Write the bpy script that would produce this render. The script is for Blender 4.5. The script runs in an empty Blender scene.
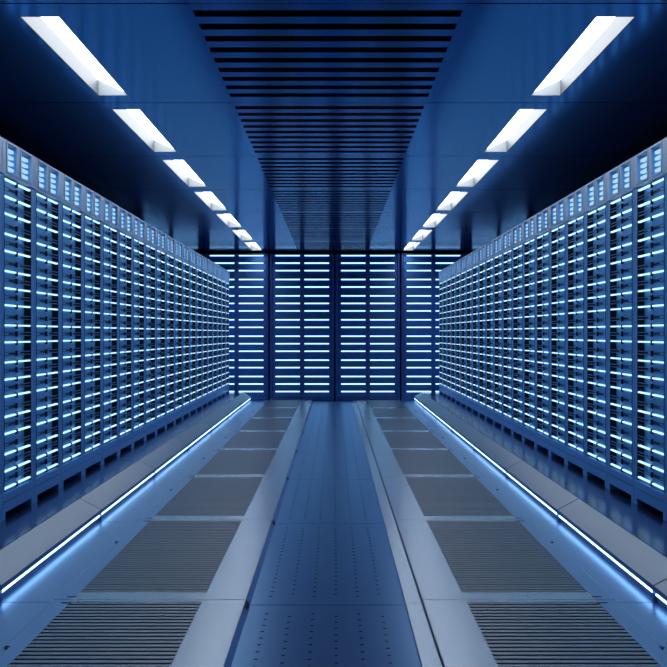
import bpy, bmesh, math
from mathutils import Vector

S = bpy.context.scene
COL = S.collection

# ------------------------------------------------------------------ materials
def mat(name, base, metallic=0.0, rough=0.5, spec=0.5, var=0.0, vscale=6.0, rvar=0.0, coat=0.0, stretch=(1, 1, 1), tint=None):
    m = bpy.data.materials.new(name); m.use_nodes = True
    nt = m.node_tree; b = nt.nodes['Principled BSDF']
    b.inputs['Base Color'].default_value = (*base, 1)
    b.inputs['Metallic'].default_value = metallic
    b.inputs['Roughness'].default_value = rough
    b.inputs['Specular IOR Level'].default_value = spec
    if tint: b.inputs['Specular Tint'].default_value = (*tint, 1)
    if coat:
        b.inputs['Coat Weight'].default_value = coat
        b.inputs['Coat Roughness'].default_value = 0.15
    if var or rvar:
        tc = nt.nodes.new('ShaderNodeTexCoord'); mp = nt.nodes.new('ShaderNodeMapping')
        mp.inputs['Scale'].default_value = stretch
        nz = nt.nodes.new('ShaderNodeTexNoise'); nz.inputs['Scale'].default_value = vscale
        nz.inputs['Detail'].default_value = 4
        nt.links.new(tc.outputs['Object'], mp.inputs['Vector'])
        nt.links.new(mp.outputs['Vector'], nz.inputs['Vector'])
        if var:
            r = nt.nodes.new('ShaderNodeMix'); r.data_type = 'RGBA'
            r.inputs['A'].default_value = (*[c * (1 - var) for c in base], 1)
            r.inputs['B'].default_value = (*[min(1, c * (1 + var)) for c in base], 1)
            nt.links.new(nz.outputs['Fac'], r.inputs['Factor'])
            nt.links.new(r.outputs['Result'], b.inputs['Base Color'])
        if rvar:
            q = nt.nodes.new('ShaderNodeMapRange')
            q.inputs['To Min'].default_value = rough - rvar; q.inputs['To Max'].default_value = rough + rvar
            nt.links.new(nz.outputs['Fac'], q.inputs['Value'])
            nt.links.new(q.outputs['Result'], b.inputs['Roughness'])
    return m

def emit(name, col, strength):
    m = bpy.data.materials.new(name); m.use_nodes = True
    nt = m.node_tree; nt.nodes.clear()
    o = nt.nodes.new('ShaderNodeOutputMaterial'); e = nt.nodes.new('ShaderNodeEmission')
    e.inputs['Color'].default_value = (*col, 1); e.inputs['Strength'].default_value = strength
    nt.links.new(e.outputs[0], o.inputs[0])
    return m

M = {}
M['rack'] = mat('rack_blue_metal', (.155, .46, .95), .35, .38, var=.08, vscale=9, rvar=.05)
M['header'] = mat('rack_header_metal', (.42, .60, .84), .4, .38, var=.06, vscale=9, rvar=.05)  # paler than the rack metal, ceiling light's reflection put into the colour
M['unit'] = mat('server_plate_metal', (.15, .48, .97), .3, .42, var=.06, vscale=9)
M['rail'] = mat('server_rail_metal', (.16, .29, .56), .5, .35)
M['black'] = mat('black_plastic', (.006, .009, .016), 0, .6, spec=.25)
M['door'] = mat('cabinet_door_metal', (.022, .085, .30), .6, .34, var=.06, vscale=4)
M['doorframe'] = mat('cabinet_frame_metal', (.035, .10, .30), .6, .30)
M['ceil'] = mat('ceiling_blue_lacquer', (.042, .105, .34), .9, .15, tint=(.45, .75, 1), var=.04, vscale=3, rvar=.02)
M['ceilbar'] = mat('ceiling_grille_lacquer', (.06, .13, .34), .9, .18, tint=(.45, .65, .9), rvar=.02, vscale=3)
M['floor'] = mat('floor_panel_metal', (.41, .525, .635), .95, .27, var=.03, vscale=2)
M['outer'] = mat('outer_floor_metal', (.22, .38, .66), .9, .28, var=.03, vscale=2)  # bluer than the floor panels, rack reflection put into the colour
M['aisle'] = mat('aisle_plate_metal', (.23, .40, .65), .9, .30, tint=(.65, .85, 1), var=.03, vscale=2)
M['edge'] = mat('edge_blue_metal', (.11, .22, .50), .8, .3)
M['grate'] = mat('grate_metal', (.26, .315, .39), .85, .40, var=.08, vscale=20)
M['kerb'] = mat('kerb_cover_metal', (.28, .36, .46), .9, .36, var=.06, vscale=60, rvar=.03)
M['plinth'] = mat('plinth_blue_metal', (.05, .115, .29), .8, .18, var=.05, vscale=4)
M['wall'] = mat('wall_dark_paint', (.012, .02, .045), 0, .6, var=.1)
M['lampwhite'] = mat('lamp_housing_white', (.24, .27, .295), 0, .5)
M['lampside'] = mat('lamp_side_shaded', (.06, .072, .085), 0, .5)  # shaded copy of the white housing, dimness put into the colour
M['led'] = emit('rack_light_glow', (.48, .79, 1.0), 1.5)
M['vent'] = emit('vent_light_glow', (.42, .74, 1.0), .95)
M['ledback'] = emit('cabinet_light_glow', (.38, .71, 1.0), 2.2)
M['strip'] = emit('kerb_light_glow', (.44, .77, 1.0), 4.0)
M['lamp'] = emit('ceiling_lamp_glow', (.92, .96, 1.0), 6.0)

# ------------------------------------------------------------------ mesh helpers
class MB:
    """collects boxes and prisms into one mesh; fn maps local (a,b,c) to xyz"""
    def __init__(self, fn=None):
        self.bm = bmesh.new(); self.fn = fn or (lambda a, b, c: (a, b, c)); self.mats = []
    def mi(self, m):
        if m not in self.mats: self.mats.append(m)
        return self.mats.index(m)
    def face(self, pts, m):
        vs = [self.bm.verts.new(self.fn(*p)) for p in pts]
        f = self.bm.faces.new(vs); f.material_index = self.mi(m); return f
    def hexa(self, p, m):
        vs = [self.bm.verts.new(self.fn(*q)) for q in p]
        k = self.mi(m); fs = []
        for ix in ((0, 1, 2, 3), (7, 6, 5, 4), (0, 4, 5, 1), (1, 5, 6, 2), (2, 6, 7, 3), (3, 7, 4, 0)):
            f = self.bm.faces.new([vs[i] for i in ix]); f.material_index = k; fs.append(f)
        bmesh.ops.recalc_face_normals(self.bm, faces=fs)
    def box(self, a0, a1, b0, b1, c0, c1, m):
        self.hexa([(a0, b0, c0), (a1, b0, c0), (a1, b1, c0), (a0, b1, c0),
                   (a0, b0, c1), (a1, b0, c1), (a1, b1, c1), (a0, b1, c1)], m)
    def prism(self, poly, axis, t0, t1, m):
        """poly = 2-D outline in the two other axes, swept along axis"""
        def p3(q, t):
            if axis == 0: return (t, q[0], q[1])
            if axis == 1: return (q[0], t, q[1])
            return (q[0], q[1], t)
        k = self.mi(m); fs = []
        A = [self.bm.verts.new(self.fn(*p3(q, t0))) for q in poly]
        B = [self.bm.verts.new(self.fn(*p3(q, t1))) for q in poly]
        n = len(poly)
        fs.append(self.bm.faces.new(A)); fs.append(self.bm.faces.new(B[::-1]))
        for i in range(n):
            j = (i + 1) % n
            fs.append(self.bm.faces.new([A[i], B[i], B[j], A[j]]))
        for f in fs: f.material_index = k
        bmesh.ops.recalc_face_normals(self.bm, faces=fs)
    def mesh(self, name):
        me = bpy.data.meshes.new(name)
        self.bm.to_mesh(me); self.bm.free()
        for m in self.mats: me.materials.append(m)
        return me

def link(name, me, parent=None, loc=(0, 0, 0), bevel=0.0):
    o = bpy.data.objects.new(name, me); COL.objects.link(o); o.location = loc
    if parent: o.parent = parent
    if bevel:
        b = o.modifiers.new('bevel', 'BEVEL'); b.width = bevel; b.segments = 2; b.limit_method = 'ANGLE'
        b.angle_limit = math.radians(40)
    return o

def tag(o, label, cat, group=None):
    o['label'] = label; o['category'] = cat; o['kind'] = 'thing'
    if group: o['group'] = group
    return o

def thing(name, label, cat, loc, group=None):
    o = bpy.data.objects.new(name, None); COL.objects.link(o); o.location = loc
    o.empty_display_size = .1
    return tag(o, label, cat, group)

KIDS = {}
def dup(root, loc, label):
    """copy a thing, its parts and sub-parts"""
    r = root.copy(); COL.objects.link(r); r.location = loc; r['label'] = label
    for ch in KIDS[root.name]:
        c = ch.copy(); COL.objects.link(c); c.parent = r
        for g in KIDS.get(ch.name, ()):
            d = g.copy(); COL.objects.link(d); d.parent = c
    return r

def index_kids():
    KIDS.clear()
    for o in bpy.data.objects:
        if o.parent: KIDS.setdefault(o.parent.name, []).append(o)

def structure(o):
    o['kind'] = 'structure'; return o

ORD = ['first', 'second', 'third', 'fourth', 'fifth', 'sixth', 'seventh', 'eighth', 'ninth', 'tenth', 'eleventh',
       'twelfth', 'thirteenth', 'fourteenth', 'fifteenth', 'sixteenth', 'seventeenth', 'eighteenth', 'nineteenth',
       'twentieth', 'twenty-first']
SIDE = {-1: 'left', 1: 'right'}

# ------------------------------------------------------------------ dimensions (metres)
EYE = 1.25            # camera height over the floor panels
TOP = 2.80            # ceiling height
Z0, PITCH = 4.485, 1.93   # first panel seam in front of the camera and panel length
BACK = 18.0           # front of the cabinets at the end of the aisle
A = 1.961             # rack front plane
W = .6105              # rack width
RY0 = 5.632           # near side of the first full rack
PL = .142             # plinth height
RTOP = 2.269          # rack height above plinth
G = .007              # gap at panel seams

# ------------------------------------------------------------------ racks
GAPS = 's s L s L s s L s L s s L s L s s'.split()
gs, gl = .1022, .1206
LED_TOP = EYE + .922 - PL
lev = [LED_TOP]
for g in GAPS: lev.append(lev[-1] - (gs if g == 's' else gl))

def rack(s):
    root = thing('server_rack', '', 'server rack', (0, 0, 0), 'server racks in the %s row' % SIDE[s])
    # local: u along the aisle (0 near .. W far), v depth into rack, w height
    F = lambda u, v, w: (s * (v - .5), u - W / 2, w)
    U0, U1 = .042, .553                      # opening
    # frame: posts, top, body shell, feet
    b = MB(F); r = M['rack']
    b.box(0.003, U0, 0, .07, 0, 2.05, r)
    b.box(U1, W - .003, 0, .07, 0, 2.05, r)
    b.box(0.003, .03, .07, 1.0, .0, 2.26, r)
    b.box(W - .03, W - .003, .07, 1.0, .0, 2.26, r)
    b.box(.03, W - .03, .97, 1.0, .035, 2.26, r)
    b.box(.003, W - .003, .03, 1.0, 2.262, RTOP, M['header'])
    b.box(.03, W - .03, .16, .18, .0, 2.05, M['black'])
    # thin shadow gap and edge bead along the posts
    b.box(U0 - .004, U0 + .002, -.003, .004, .16, 2.045, M['black'])
    link('frame', b.mesh('rack_frame_%d' % s), root, bevel=.004)
    # header with two windows
    h = MB(F); hm = M['header']
    wz0, wz1 = 1.972, 2.112
    wz0, wz1 = EYE + .972 - PL, EYE + 1.140 - PL
    win = [(.075, .250), (.328, .525)]
    hz0 = 2.055
    h.box(.003, W - .003, -.006, .03, hz0, wz0, hm)
    h.box(.003, W - .003, -.006, .03, wz1, RTOP - .006, hm)
    for a0, a1 in ((.003, win[0][0]), (win[0][1], win[1][0]), (win[1][1], W - .003)):
        h.box(a0, a1, -.006, .03, wz0, wz1, hm)
    for a0, a1 in win:
        h.box(a0, a1, .045, .05, wz0, wz1, M['edge'])
        h.box(a0 - .012, a0, -.010, .002, wz0 - .012, wz1 + .012, hm)
        h.box(a1, a1 + .012, -.010, .002, wz0 - .012, wz1 + .012, hm)
        h.box(a0, a1, -.010, .002, wz0 - .012, wz0, hm)
        h.box(a0, a1, -.010, .002, wz1, wz1 + .012, hm)
        h.box(a1 - .004, a1 - .001, .0, .045, wz0, wz1, M['rack'])
    hp = link('header_panel', h.mesh('rack_header_%d' % s), root)
    for a0, a1 in win:
        q = MB(F)
        for k in range(4):
            w0 = wz0 + .016 + k * (wz1 - wz0 - .02) / 4
            q.box(a0 + .004, a1 - .022, .006, .028, w0, w0 + .018, M['vent'])
        link('vent_light', q.mesh('rack_vent_light_%d' % s), hp)
    # base panel with kick-space cut-out
    c = MB(F)
    c.box(.003, W - .003, -.003, .03, .105 + .002, .155, r)
    c.box(.003, W - .003, -.003, .03, .043, .103, r)
    c.box(.003, .055, -.003, .03, 0, .043, r)
    c.box(.545, W - .003, -.003, .03, 0, .043, r)
    c.box(.055, .545, .10, .12, 0, .05, M['black'])
    c.box(.003, W - .003, .002, .03, .10, .108, M['black'])
    link('base_panel', c.mesh('rack_base_%d' % s), root)
    # server units, three heights
    mid = .280
    def unit(h):
        m = MB(F); pm = M['unit']
        t, bo = .010, -h + .013               # relative to the unit's light line
        # near half: flush plate
        m.box(U0, mid, .010, .03, bo, t, pm)
        # far half: plate sloping inwards away from the aisle centre
        m.hexa([(mid, .012, bo), (U1 - .003, .046, bo), (U1 - .003, .09, bo), (mid, .03, bo),
                (mid, .012, t), (U1 - .003, .046, t), (U1 - .003, .09, t), (mid, .03, t)], pm)
        m.box(U1 - .004, U1, .002, .10, bo, t, M['black'])
        m.box(mid - .010, mid + .012, .0, .02, -.020, .009, M['black'])
        if h > .05:
            w = -.052 if h < .11 else -.070
            m.box(mid - .008, mid + .010, .0, .02, w - .017, w + .017, M['black'])
            m.box(U0 + .02, mid, .0085, .011, w + .008, w + .0105, M['black'])
            m.box(U0 + .02, mid, .0085, .011, w - .010, w - .0075, M['black'])
            m.box(U0 + .11, mid, .008, .011, w - .004, w + .004, M['black'])
            m.box(mid + .012, U1 - .004, .004, .012, w + .007, w + .012, M['rail'])
            m.box(mid + .012, U1 - .004, .004, .012, w - .012, w - .007, M['rail'])
            m.box(mid + .09, U1 - .004, .03, .034, w - .005, w + .005, M['black'])
        return m.mesh('server_unit_%d' % s)
    um = {'s': unit(gs), 'L': unit(gl), 'e': unit(.034)}
    n = MB(F); n.box(.045, .254, -.002, .014, -.0049, .0049, M['led']); m1 = n.mesh('light_bar_near_%d' % s)
    n = MB(F); n.box(.306, .530, -.002, .014, -.0049, .0049, M['led']); m2 = n.mesh('light_bar_far_%d' % s)
    for k, w in enumerate(lev):
        u = link('server_unit', um[(GAPS + ['e'])[k]], root, (0, 0, w))
        link('light_bar', m1, u); link('light_bar', m2, u)
    return root

def rack_label(s, n):
    d = SIDE[s]
    if n < 0: return 'sliver of a blue server rack cut off by the %s edge of the photo' % d
    if n == 0: return 'largest fully seen blue server rack, nearest the camera in the %s row' % d
    if n == 19: return 'last blue server rack at the far end of the %s row, beside the end cabinets' % d
    return 'blue server rack with glowing bars, %s full rack from the camera in the %s row' % (ORD[n], d)

for s in (-1, 1):
    r0 = rack(s)
    index_kids()
    for n in range(-1, 20):
        loc = (s * (A + .5), RY0 + W * (n + .5), PL)
        if n == -1:
            r0.location = loc; r0['label'] = rack_label(s, n)
        else:
            dup(r0, loc, rack_label(s, n))

# ------------------------------------------------------------------ cabinets closing the aisle
CW, CX = 1.238, .012
CB = -.025
clev = [EYE + 1.470]
k = 2.565 / (11 * gs + 6 * gl)
for g in GAPS: clev.append(clev[-1] - (gs if g == 's' else gl) * k)

def cabinet():
    root = thing('server_cabinet', '', 'cabinet', (0, 0, 0), 'tall cabinets across the end of the aisle')
    b = MB(); fm = M['doorframe']
    x0, x1 = -CW / 2 + .012, CW / 2 - .012
    zt = TOP - .012
    b.box(x0, x0 + .045, -.02, .6, 0, zt, fm); b.box(x1 - .045, x1, -.02, .6, 0, zt, fm)
    b.box(x0 + .045, x1 - .045, .0, .6, zt - .035, zt, fm)
    b.box(x0 + .045, x1 - .045, .0, .6, 0, .06, fm)
    b.box(x0 + .045, x1 - .045, .58, .6, .06, zt - .035, fm)
    link('frame', b.mesh('cabinet_frame'), root, bevel=.012)
    # doors: plate with a mullion and a louvre step under each light
    d = MB(); dm = M['door']
    d.box(x0 + .045, x1 - .045, .035, .06, .06, zt - .035, dm)
    d.box(-.034, .034, .010, .035, .06, zt - .035, M['doorframe'])
    for a0, a1 in ((x0 + .045, -.034), (.034, x1 - .045)):
        for i, w in enumerate(clev):
            w -= CB
            lo = (clev[i + 1] - CB + .025) if i < 17 else w - .10
            d.hexa([(a0, .034, w - .022), (a1, .034, w - .022), (a1, .04, w - .022), (a0, .04, w - .022),
                    (a0, .036, w - .020), (a1, .036, w - .020), (a1, .04, w - .020), (a0, .04, w - .020)], dm)
            d.hexa([(a0, .018, lo), (a1, .018, lo), (a1, .036, lo), (a0, .036, lo),
                    (a0, .030, w - .024), (a1, .030, w - .024), (a1, .036, w - .024), (a0, .036, w - .024)], dm)
    link('door_panel', d.mesh('cabinet_doors'), root)
    for a0, a1 in ((-.500, -.042), (.046, .508)):
        n = MB(); n.box(a0, a1, .008, .036, -.0105, .0105, M['ledback']); me = n.mesh('cabinet_light_bar')
        for w in clev: link('light_bar', me, root, (0, 0, w - CB))
    return root

c0 = cabinet(); index_kids()
CL = ['tall blue cabinet almost hidden behind the far end of the left rack row',
      'tall blue cabinet in the far corner beside the end of the left rack row',
      'tall blue cabinet straight ahead at the aisle end, left of the middle seam',
      'tall blue cabinet straight ahead at the aisle end, right of the middle seam',
      'tall blue cabinet in the far corner beside the end of the right rack row',
      'tall blue cabinet almost hidden behind the far end of the right rack row']
for i in range(6):
    loc = (CX + (i - 2.5) * CW, BACK, CB)
    if i == 0: c0.location = loc; c0['label'] = CL[0]
    else: dup(c0, loc, CL[i])

# ------------------------------------------------------------------ ceiling, lamps, ceiling grilles
XW = 3.75
CXO = -.032                       # the ceiling sits a touch left of the floor
LX0, LX1 = 1.310, 1.508           # lamp opening (from the ceiling centre)
LZ0, LZ1 = .185, 1.735            # within a module
GX = .651; GZ0 = .09; GP = .198; GO = .094

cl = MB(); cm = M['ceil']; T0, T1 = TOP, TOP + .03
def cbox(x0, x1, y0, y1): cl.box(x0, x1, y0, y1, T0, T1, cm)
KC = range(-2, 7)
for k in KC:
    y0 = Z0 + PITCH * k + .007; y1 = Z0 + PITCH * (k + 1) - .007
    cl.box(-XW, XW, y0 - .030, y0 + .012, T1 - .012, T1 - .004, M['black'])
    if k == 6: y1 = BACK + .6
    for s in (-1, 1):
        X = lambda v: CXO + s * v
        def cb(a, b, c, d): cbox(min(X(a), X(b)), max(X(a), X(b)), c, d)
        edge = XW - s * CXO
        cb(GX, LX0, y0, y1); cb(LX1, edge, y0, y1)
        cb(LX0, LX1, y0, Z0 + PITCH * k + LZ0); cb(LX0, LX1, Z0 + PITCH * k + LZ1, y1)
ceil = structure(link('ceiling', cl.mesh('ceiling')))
# dark void above the open ceiling grilles
v = MB(); v.box(-XW, XW, -.5, BACK + .6, TOP + .45, TOP + .5, M['black'])
structure(link('ceiling_void', v.mesh('ceiling_void')))

def grille():
    root = thing('ceiling_grille', '', 'ceiling vent', (0, 0, 0), 'slotted grilles down the middle of the ceiling')
    b = MB(); gm = M['ceilbar']
    L = PITCH - G
    ys = [0]
    for i in range(9): ys += [GZ0 + GP * i, GZ0 + GP * i + GO]
    ys.append(L)
    e = .004
    for i in range(0, len(ys), 2):
        b.box(-GX + e, GX - e, ys[i], ys[i + 1], 0, .03, gm)
    b.box(-GX, -GX + e, 0, L, 0, .012, M['ceil']); b.box(GX - e, GX, 0, L, 0, .012, M['ceil'])
    link('slat_panel', b.mesh('ceiling_slats'), root)
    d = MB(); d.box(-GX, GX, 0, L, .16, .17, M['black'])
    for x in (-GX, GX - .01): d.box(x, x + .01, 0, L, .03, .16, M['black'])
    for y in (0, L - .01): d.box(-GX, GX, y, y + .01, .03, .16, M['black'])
    link('duct_box', d.mesh('ceiling_duct'), root)
    return root
g0 = grille(); index_kids()
for k in range(7):
    loc = (CXO, Z0 + PITCH * k + G / 2, TOP)
    lab = 'slotted blue ceiling grille, %s from the camera along the ceiling centre' % ORD[k]
    if k == 0: g0.location = loc; g0['label'] = 'large slotted blue ceiling grille nearest the camera, at the top of the photo'
    else: dup(g0, loc, lab if k < 6 else 'last slotted ceiling grille, above the end cabinets')
g = MB()
for k in (-2, -1):
    g.box(CXO - GX, CXO + GX, Z0 + PITCH * k + .002, Z0 + PITCH * (k + 1) - .002, TOP, TOP + .03, M['ceilbar'])
structure(link('ceiling_blank', g.mesh('ceiling_blank')))

def lamp(s):
    root = thing('ceiling_light', '', 'ceiling light', (0, 0, 0), 'recessed ceiling lights on the %s' % SIDE[s])
    F = lambda x, y, z: (s * x, y, z)
    b = MB(F); w = M['lampwhite']; L = LZ1 - LZ0; D = LX1 - LX0; H = .104
    b.box(.001, .006, .001, L - .001, 0, H, w)
    b.box(D - .006, D - .001, .001, L - .001, 0, H, M['lampside'])
    b.box(.006, D - .006, .001, .006, 0, H, w)
    b.box(.006, D - .006, L - .006, L - .001, 0, H, w)
    b.box(.001, D - .001, .001, L - .001, H + .01, H + .02, w)
    link('housing', b.mesh('lamp_housing_%d' % s), root)
    d = MB(F); d.hexa([(.008, .008, .014), (D - .008, .008, H - .004), (D - .008, L - .008, H - .004), (.008, L - .008, .014),
            (.008, .008, .026), (D - .008, .008, H + .008), (D - .008, L - .008, H + .008), (.008, L - .008, .026)], M['lamp'])
    link('diffuser', d.mesh('lamp_diffuser_%d' % s), root)
    return root
for s in (-1, 1):
    l0 = lamp(s); index_kids(); first = True
    for k in (0, 1, 2, 3, 4, 5, 6, -1, -2):
        loc = (CXO + s * LX0, Z0 + PITCH * k + LZ0, TOP)
        if k == 0: lab = 'largest recessed white ceiling light, top %s of the photo' % SIDE[s]
        elif k < 0: lab = 'recessed ceiling light %s the camera, %s of the aisle' % ('just above' if k == -1 else 'directly over', SIDE[s])
        elif k == 6: lab = 'smallest recessed ceiling light, %s of the aisle next to the end cabinets' % SIDE[s]
        else: lab = 'recessed white ceiling light, %s from the camera in the %s line' % (ORD[k], SIDE[s])
        if first: l0.location = loc; l0['label'] = lab; first = False
        else: dup(l0, loc, lab)

# ------------------------------------------------------------------ floor
KF = range(-2, 7)
KZ = {-1: -.30, 1: -.30}
NOSE = {-1: 1.566, 1: 1.500}       # kerb nose
CREST = {-1: 1.708, 1: 1.642}      # kerb top edge
FOOT = {-1: 1.580, 1: 1.514}
PX = 1.315                          # outer edge of floor panels
def yseam(k): return Z0 + PITCH * k
def yend(k): return BACK - .03 if k == 6 else yseam(k + 1)

f = MB()
f.box(-XW, XW, .5, BACK + .6, -.20, -.16, M['black'])
for k in KF:
    for s in (-1, 1):
        x0, x1 = sorted((s * 1.28, s * (FOOT[s] + .06)))
        f.box(x0, x1, yseam(k) + G / 2, yend(k) - G / 2, -.05, -.012, M['outer'])
structure(link('floor', f.mesh('floor')))

GRX0, GRX1 = .617, 1.229
GRY0, GRY1 = .130, 1.895
def floor_panel(s, last=False):
    root = thing('floor_panel', '', 'floor panel', (0, 0, 0), 'floor panels with grates, %s of the aisle' % SIDE[s])
    F = lambda x, y, z: (s * x, y, z)
    fm = M['floor']; L = (BACK - .03 - yseam(6)) if last else PITCH
    a, e = G / 2, L - G / 2
    gy1 = min(GRY1, L - .035)
    b = MB(F)
    b.box(.416, GRX0, a, e, -.04, 0, fm)
    b.box(GRX0, GRX1, a, GRY0, -.04, 0, fm)
    b.box(GRX0, GRX1, gy1, e, -.04, 0, fm)
    # outer rim with the stepped edge, coloured darker for the racks it reflects
    b.prism([(GRX1, a), (PX - .012, a), (PX, .02), (PX, .70), (PX - .020, .72), (PX - .020, 1.265),
             (PX, 1.275), (PX, e), (GRX1, e)], 2, -.04, 0, M['outer'])
    # sloped edge that catches the kerb light
    for X, p, q in ((PX, .02, .70), (PX - .020, .72, 1.225), (PX, 1.275, e)):
        b.hexa([(X - .002, p, -.012), (X + .013, p, -.012), (X + .013, q, -.012), (X - .002, q, -.012),
                (X - .002, p, 0), (X + .012, p, -.009), (X + .012, q, -.009), (X - .002, q, 0)], fm)
    # finger slots beside the seam
    for y in (.040, L - .060):
        b.box(GRX1 - .005, GRX1 + .040, y, y + .018, -.001, .0008, M['black'])
    # dark latch at the step
    b.prism([(PX - .020, 1.225), (PX + .001, 1.262), (PX - .018, 1.262)], 2, -.012, -.004, M['black'])
    link('cover_plate', b.mesh('floor_cover_%d' % s), root, bevel=.003)
    g = MB(F); n = 38; p = (gy1 - GRY0) / n
    for i in range(n):
        y = GRY0 + p * i
        g.box(GRX0, GRX1, y + p * .40, y + p, -.030, -.002, M['grate'])
    link('grate', g.mesh('floor_grate_%d' % s), root)
    if s < 0:
        q = MB(F)
        q.hexa([(.396, a, -.055), (.416, a, -.055), (.416, e, -.055), (.396, e, -.055),
                (.396, a, -.026), (.4155, a, -.001), (.4155, e, -.001), (.396, e, -.026)], M['edge'])
        link('edge_lip', q.mesh('floor_lip'), root)
        n = MB(F)
        n.prism([(.4145, L - .030), (.403, L - .004), (.396, L - .045), (.403, L - .110)], 2, -.03, -.003, M['black'])
        link('corner_latch', n.mesh('corner_latch'), root)
    else:
        q = MB(F)
        q.hexa([(.335, a, -.05), (.4135, a, -.05), (.4135, e, -.05), (.335, e, -.05),
                (.336, a, -.014), (.412, a, -.018), (.412, e, -.018), (.336, e, -.014)], fm)
        link('edge_ramp', q.mesh('floor_ramp'), root)
    return root

def panel_label(s, k):
    d = SIDE[s]
    if k == -1: return 'steel floor panel with wide slotted grate at the bottom %s edge of the photo' % d
    if k == -2: return 'steel floor panel with slotted grate beside the camera, %s of the aisle' % d
    if k == 6: return 'last grated floor panel before the end cabinets, %s of the centre strip' % d
    return 'grey grated floor panel, %s from the bottom of the photo, %s of the centre strip' % (ORD[k + 1], d)
for s in (-1, 1):
    p0 = floor_panel(s); index_kids()
    for k in range(-1, 6):
        loc = (0, yseam(k), 0)
        if k == -1: p0.location = loc; p0['label'] = panel_label(s, k)
        else: dup(p0, loc, panel_label(s, k))
    pl = floor_panel(s, True); pl.location = (0, yseam(6), 0); pl['label'] = panel_label(s, 6)

# perforated centre plates
def plate(last=False):
    root = thing('perforated_plate', '', 'floor plate', (0, 0, 0), 'perforated plates down the centre of the aisle')
    L = (BACK - .03 - yseam(6)) if last else PITCH
    a, e = G / 2, L - G / 2
    XA, XB, Z, m = -.395, .335, -.025, M['aisle']
    b = MB(); pitch = .0865; cw = .058; R = .0070
    cols = [-.307 + .105 * i for i in range(6)]
    x = XA
    for ci, cx in enumerate(cols):
        b.face([(x, a, Z), (cx - cw / 2, a, Z), (cx - cw / 2, e, Z), (x, e, Z)], m)
        off = .145 + (pitch / 2 if ci % 2 else 0)
        cnt = 19 if ci % 2 else 20
        xl, xr = cx - cw / 2, cx + cw / 2
        y = a
        for h in range(cnt):
            cy = off + pitch * h
            if cy + pitch / 2 > e - .02: break
            y0, y1 = cy - pitch / 2, cy + pitch / 2
            if h == 0: b.face([(xl, y, Z), (xr, y, Z), (xr, y0, Z), (xl, y0, Z)], m)
            N = 12
            ring = [(cx + R * 1.25 * math.cos(2 * math.pi * t / N), cy + R * math.sin(2 * math.pi * t / N)) for t in range(N)]
            sq = []
            for t in range(N):
                an = 2 * math.pi * t / N; c, s_ = math.cos(an), math.sin(an)
                if abs(c) > .8: q = (math.copysign(cw / 2, c), s_ * .5 * cw)
                elif abs(s_) > .8: q = (c * cw * .5, math.copysign(pitch / 2, s_))
                else: q = (math.copysign(cw / 2, c), math.copysign(pitch / 2, s_))
                sq.append((cx + q[0], cy + q[1]))
            # exact square outline: corners at the diagonal samples
            K = []
            for t in range(N):
                an = 2 * math.pi * t / N; c, s_ = math.cos(an), math.sin(an)
                k_ = 1 / max(abs(c) / (cw / 2), abs(s_) / (pitch / 2))
                K.append((cx + c * k_, cy + s_ * k_))
            corner = [(xr, y1), (xl, y1), (xl, y0), (xr, y0)]
            for t in range(N):
                u = (t + 1) % N
                pts = [K[t]]
                a0, a1 = 2 * math.pi * t / N, 2 * math.pi * (t + 1) / N
                for cc in corner:
                    ca = math.atan2(cc[1] - cy, cc[0] - cx) % (2 * math.pi)
                    if a0 + 1e-6 < ca < a1 - 1e-6: pts.append(cc)
                pts += [K[u], ring[u], ring[t]]
                b.face([(p[0], p[1], Z) for p in pts[::1]], m)
                b.face([(*ring[t], Z), (*ring[u], Z), (*ring[u], Z - .012), (*ring[t], Z - .012)], m)
            y = y1
        b.face([(xl, y, Z), (xr, y, Z), (xr, e, Z), (xl, e, Z)], m)
        x = cx + cw / 2
    b.face([(x, a, Z), (XB, a, Z), (XB, e, Z), (x, e, Z)], m)
    # skirt all round
    for p, q in (((XA, a), (XB, a)), ((XB, a), (XB, e)), ((XB, e), (XA, e)), ((XA, e), (XA, a))):
        b.face([(*p, Z), (*q, Z), (*q, Z - .02), (*p, Z - .02)], m)
    bmesh.ops.remove_doubles(b.bm, verts=b.bm.verts, dist=1e-5)
    bmesh.ops.recalc_face_normals(b.bm, faces=b.bm.faces)
    # keep the top looking up
    if sum(fc.normal.z * fc.calc_area() for fc in b.bm.faces) < 0:
        bmesh.ops.reverse_faces(b.bm, faces=b.bm.faces)
    link('plate', b.mesh('aisle_plate'), root)
    return root

def plate_label(k):
    if k == -1: return 'perforated blue steel floor plate at the bottom centre of the photo'
    if k == 6: return 'last perforated floor plate, reaching the end cabinets'
    return 'perforated blue steel floor plate, %s from the camera along the aisle centre' % ORD[k + 1]
p0 = plate(); index_kids()
for k in range(-1, 6):
    loc = (0, yseam(k), 0)
    if k == -1: p0.location = loc; p0['label'] = plate_label(k)
    else: dup(p0, loc, plate_label(k))
pz = plate(True); pz.location = (0, yseam(6), 0); pz['label'] = plate_label(6)

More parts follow.
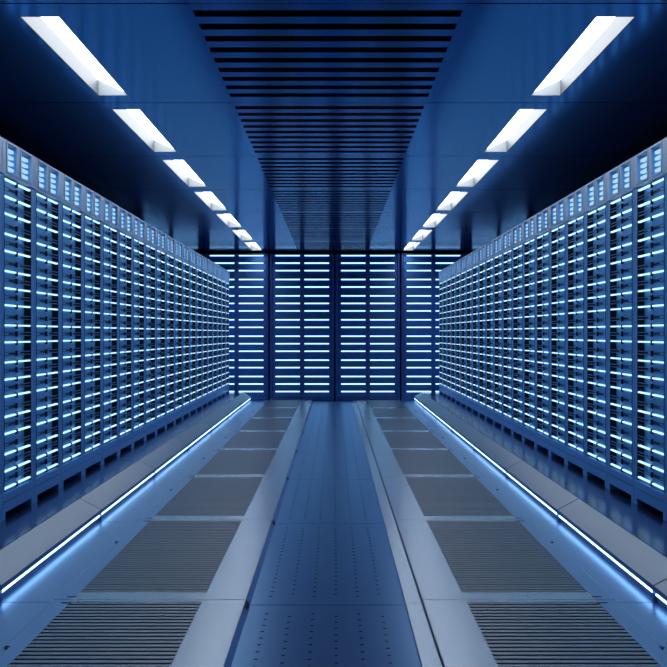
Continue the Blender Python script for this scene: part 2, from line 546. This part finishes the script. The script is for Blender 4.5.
# ------------------------------------------------------------------ lit kerbs and plinths
def kerb(s, L):
    root = thing('lit_kerb', '', 'kerb', (0, 0, 0), 'kerb sections with a light strip, %s side' % SIDE[s])
    F = lambda x, y, z: (s * x, y, z)
    n, c, ft = NOSE[s], CREST[s], FOOT[s]
    a, e = .006, L - .006
    b = MB(F)
    b.prism([(c, PL), (n, .066), (n + .010, .060), (c + .005, PL - .012)], 1, a, e, M['kerb'])
    link('sloped_cover', b.mesh('kerb_cover_%d' % s), root)
    q = MB(F)
    q.prism([(n + .002, .0655), (n + .001, .040), (n + .012, .038), (n + .012, .0585)], 1, a, e, M['edge'])
    q.prism([(n + .012, .058), (n + .012, .018), (ft, -.012), (c, -.012), (c, PL - .014)], 1, a, e, M['edge'])
    q.box(n + .001, n + .014, a - .003, a + .014, -.010, .060, M['edge'])
    link('kerb_body', q.mesh('kerb_body_%d' % s), root)
    t = MB(F)
    t.box(n + .003, n + .013, a + .018, e - .010, .0245, .032, M['strip'])
    link('light_strip', t.mesh('kerb_strip_%d' % s), root)
    return root
for s in (-1, 1):
    k0 = kerb(s, PITCH); index_kids()
    for k in range(-1, 6):
        loc = (0, yseam(k), 0)
        if k == -1: lab = 'lit kerb section cut off by the lower %s edge of the photo' % SIDE[s]
        else: lab = 'grey sloped kerb with blue light strip, %s section from the camera, below the %s racks' % (ORD[k + 1], SIDE[s])
        if k == -1: k0.location = loc; k0['label'] = lab
        else: dup(k0, loc, lab)
    kz = kerb(s, BACK - .06 - yseam(6)); kz.location = (0, yseam(6), 0)
    kz['label'] = 'last lit kerb section, meeting the end cabinets below the %s racks' % SIDE[s]
    p = MB()
    for k in range(-1, 7):
        x0, x1 = sorted((s * (CREST[s] + .006), s * (A + 1.1)))
        p.box(x0, x1, yseam(k) + G / 2, (BACK - .06 if k == 6 else yseam(k + 1)) - G / 2, .0, PL, M['plinth'])
    tag(link('rack_plinth', p.mesh('plinth_%d' % s)), 'raised dark blue plinth that carries the %s row of racks' % SIDE[s], 'plinth')

# ------------------------------------------------------------------ walls
for s in (-1, 1):
    w = MB(); x0, x1 = sorted((s * XW, s * (XW + .1)))
    w.box(x0, x1, .5, BACK + .7, -.2, TOP + .5, M['wall'])
    structure(link('wall_%s' % SIDE[s], w.mesh('wall')))
w = MB(); w.box(-XW, XW, BACK + .62, BACK + .72, -.2, TOP + .5, M['wall'])
structure(link('wall_back', w.mesh('wall')))

# ------------------------------------------------------------------ world, camera, view
wd = bpy.data.worlds.new('world'); S.world = wd; wd.use_nodes = True
wd.node_tree.nodes['Background'].inputs[0].default_value = (.03, .07, .16, 1)
wd.node_tree.nodes['Background'].inputs[1].default_value = .3

cam = bpy.data.cameras.new('camera'); co = bpy.data.objects.new('camera', cam); COL.objects.link(co)
co.location = (0, 0, EYE); co.rotation_euler = (math.radians(90), 0, 0)
cam.sensor_width = 36; cam.lens = 955 / 667 * 36
cam.shift_x = -.7 / 667
cam.clip_start = .05; cam.clip_end = 100
S.camera = co
S.cycles.use_denoising = True
S.cycles.max_bounces = 8
S.cycles.use_adaptive_sampling = False
S.view_settings.view_transform = 'Standard'; S.view_settings.look = 'None'
S.view_settings.gamma = 1; S.view_settings.use_curve_mapping = False
S.view_settings.exposure = 0.0
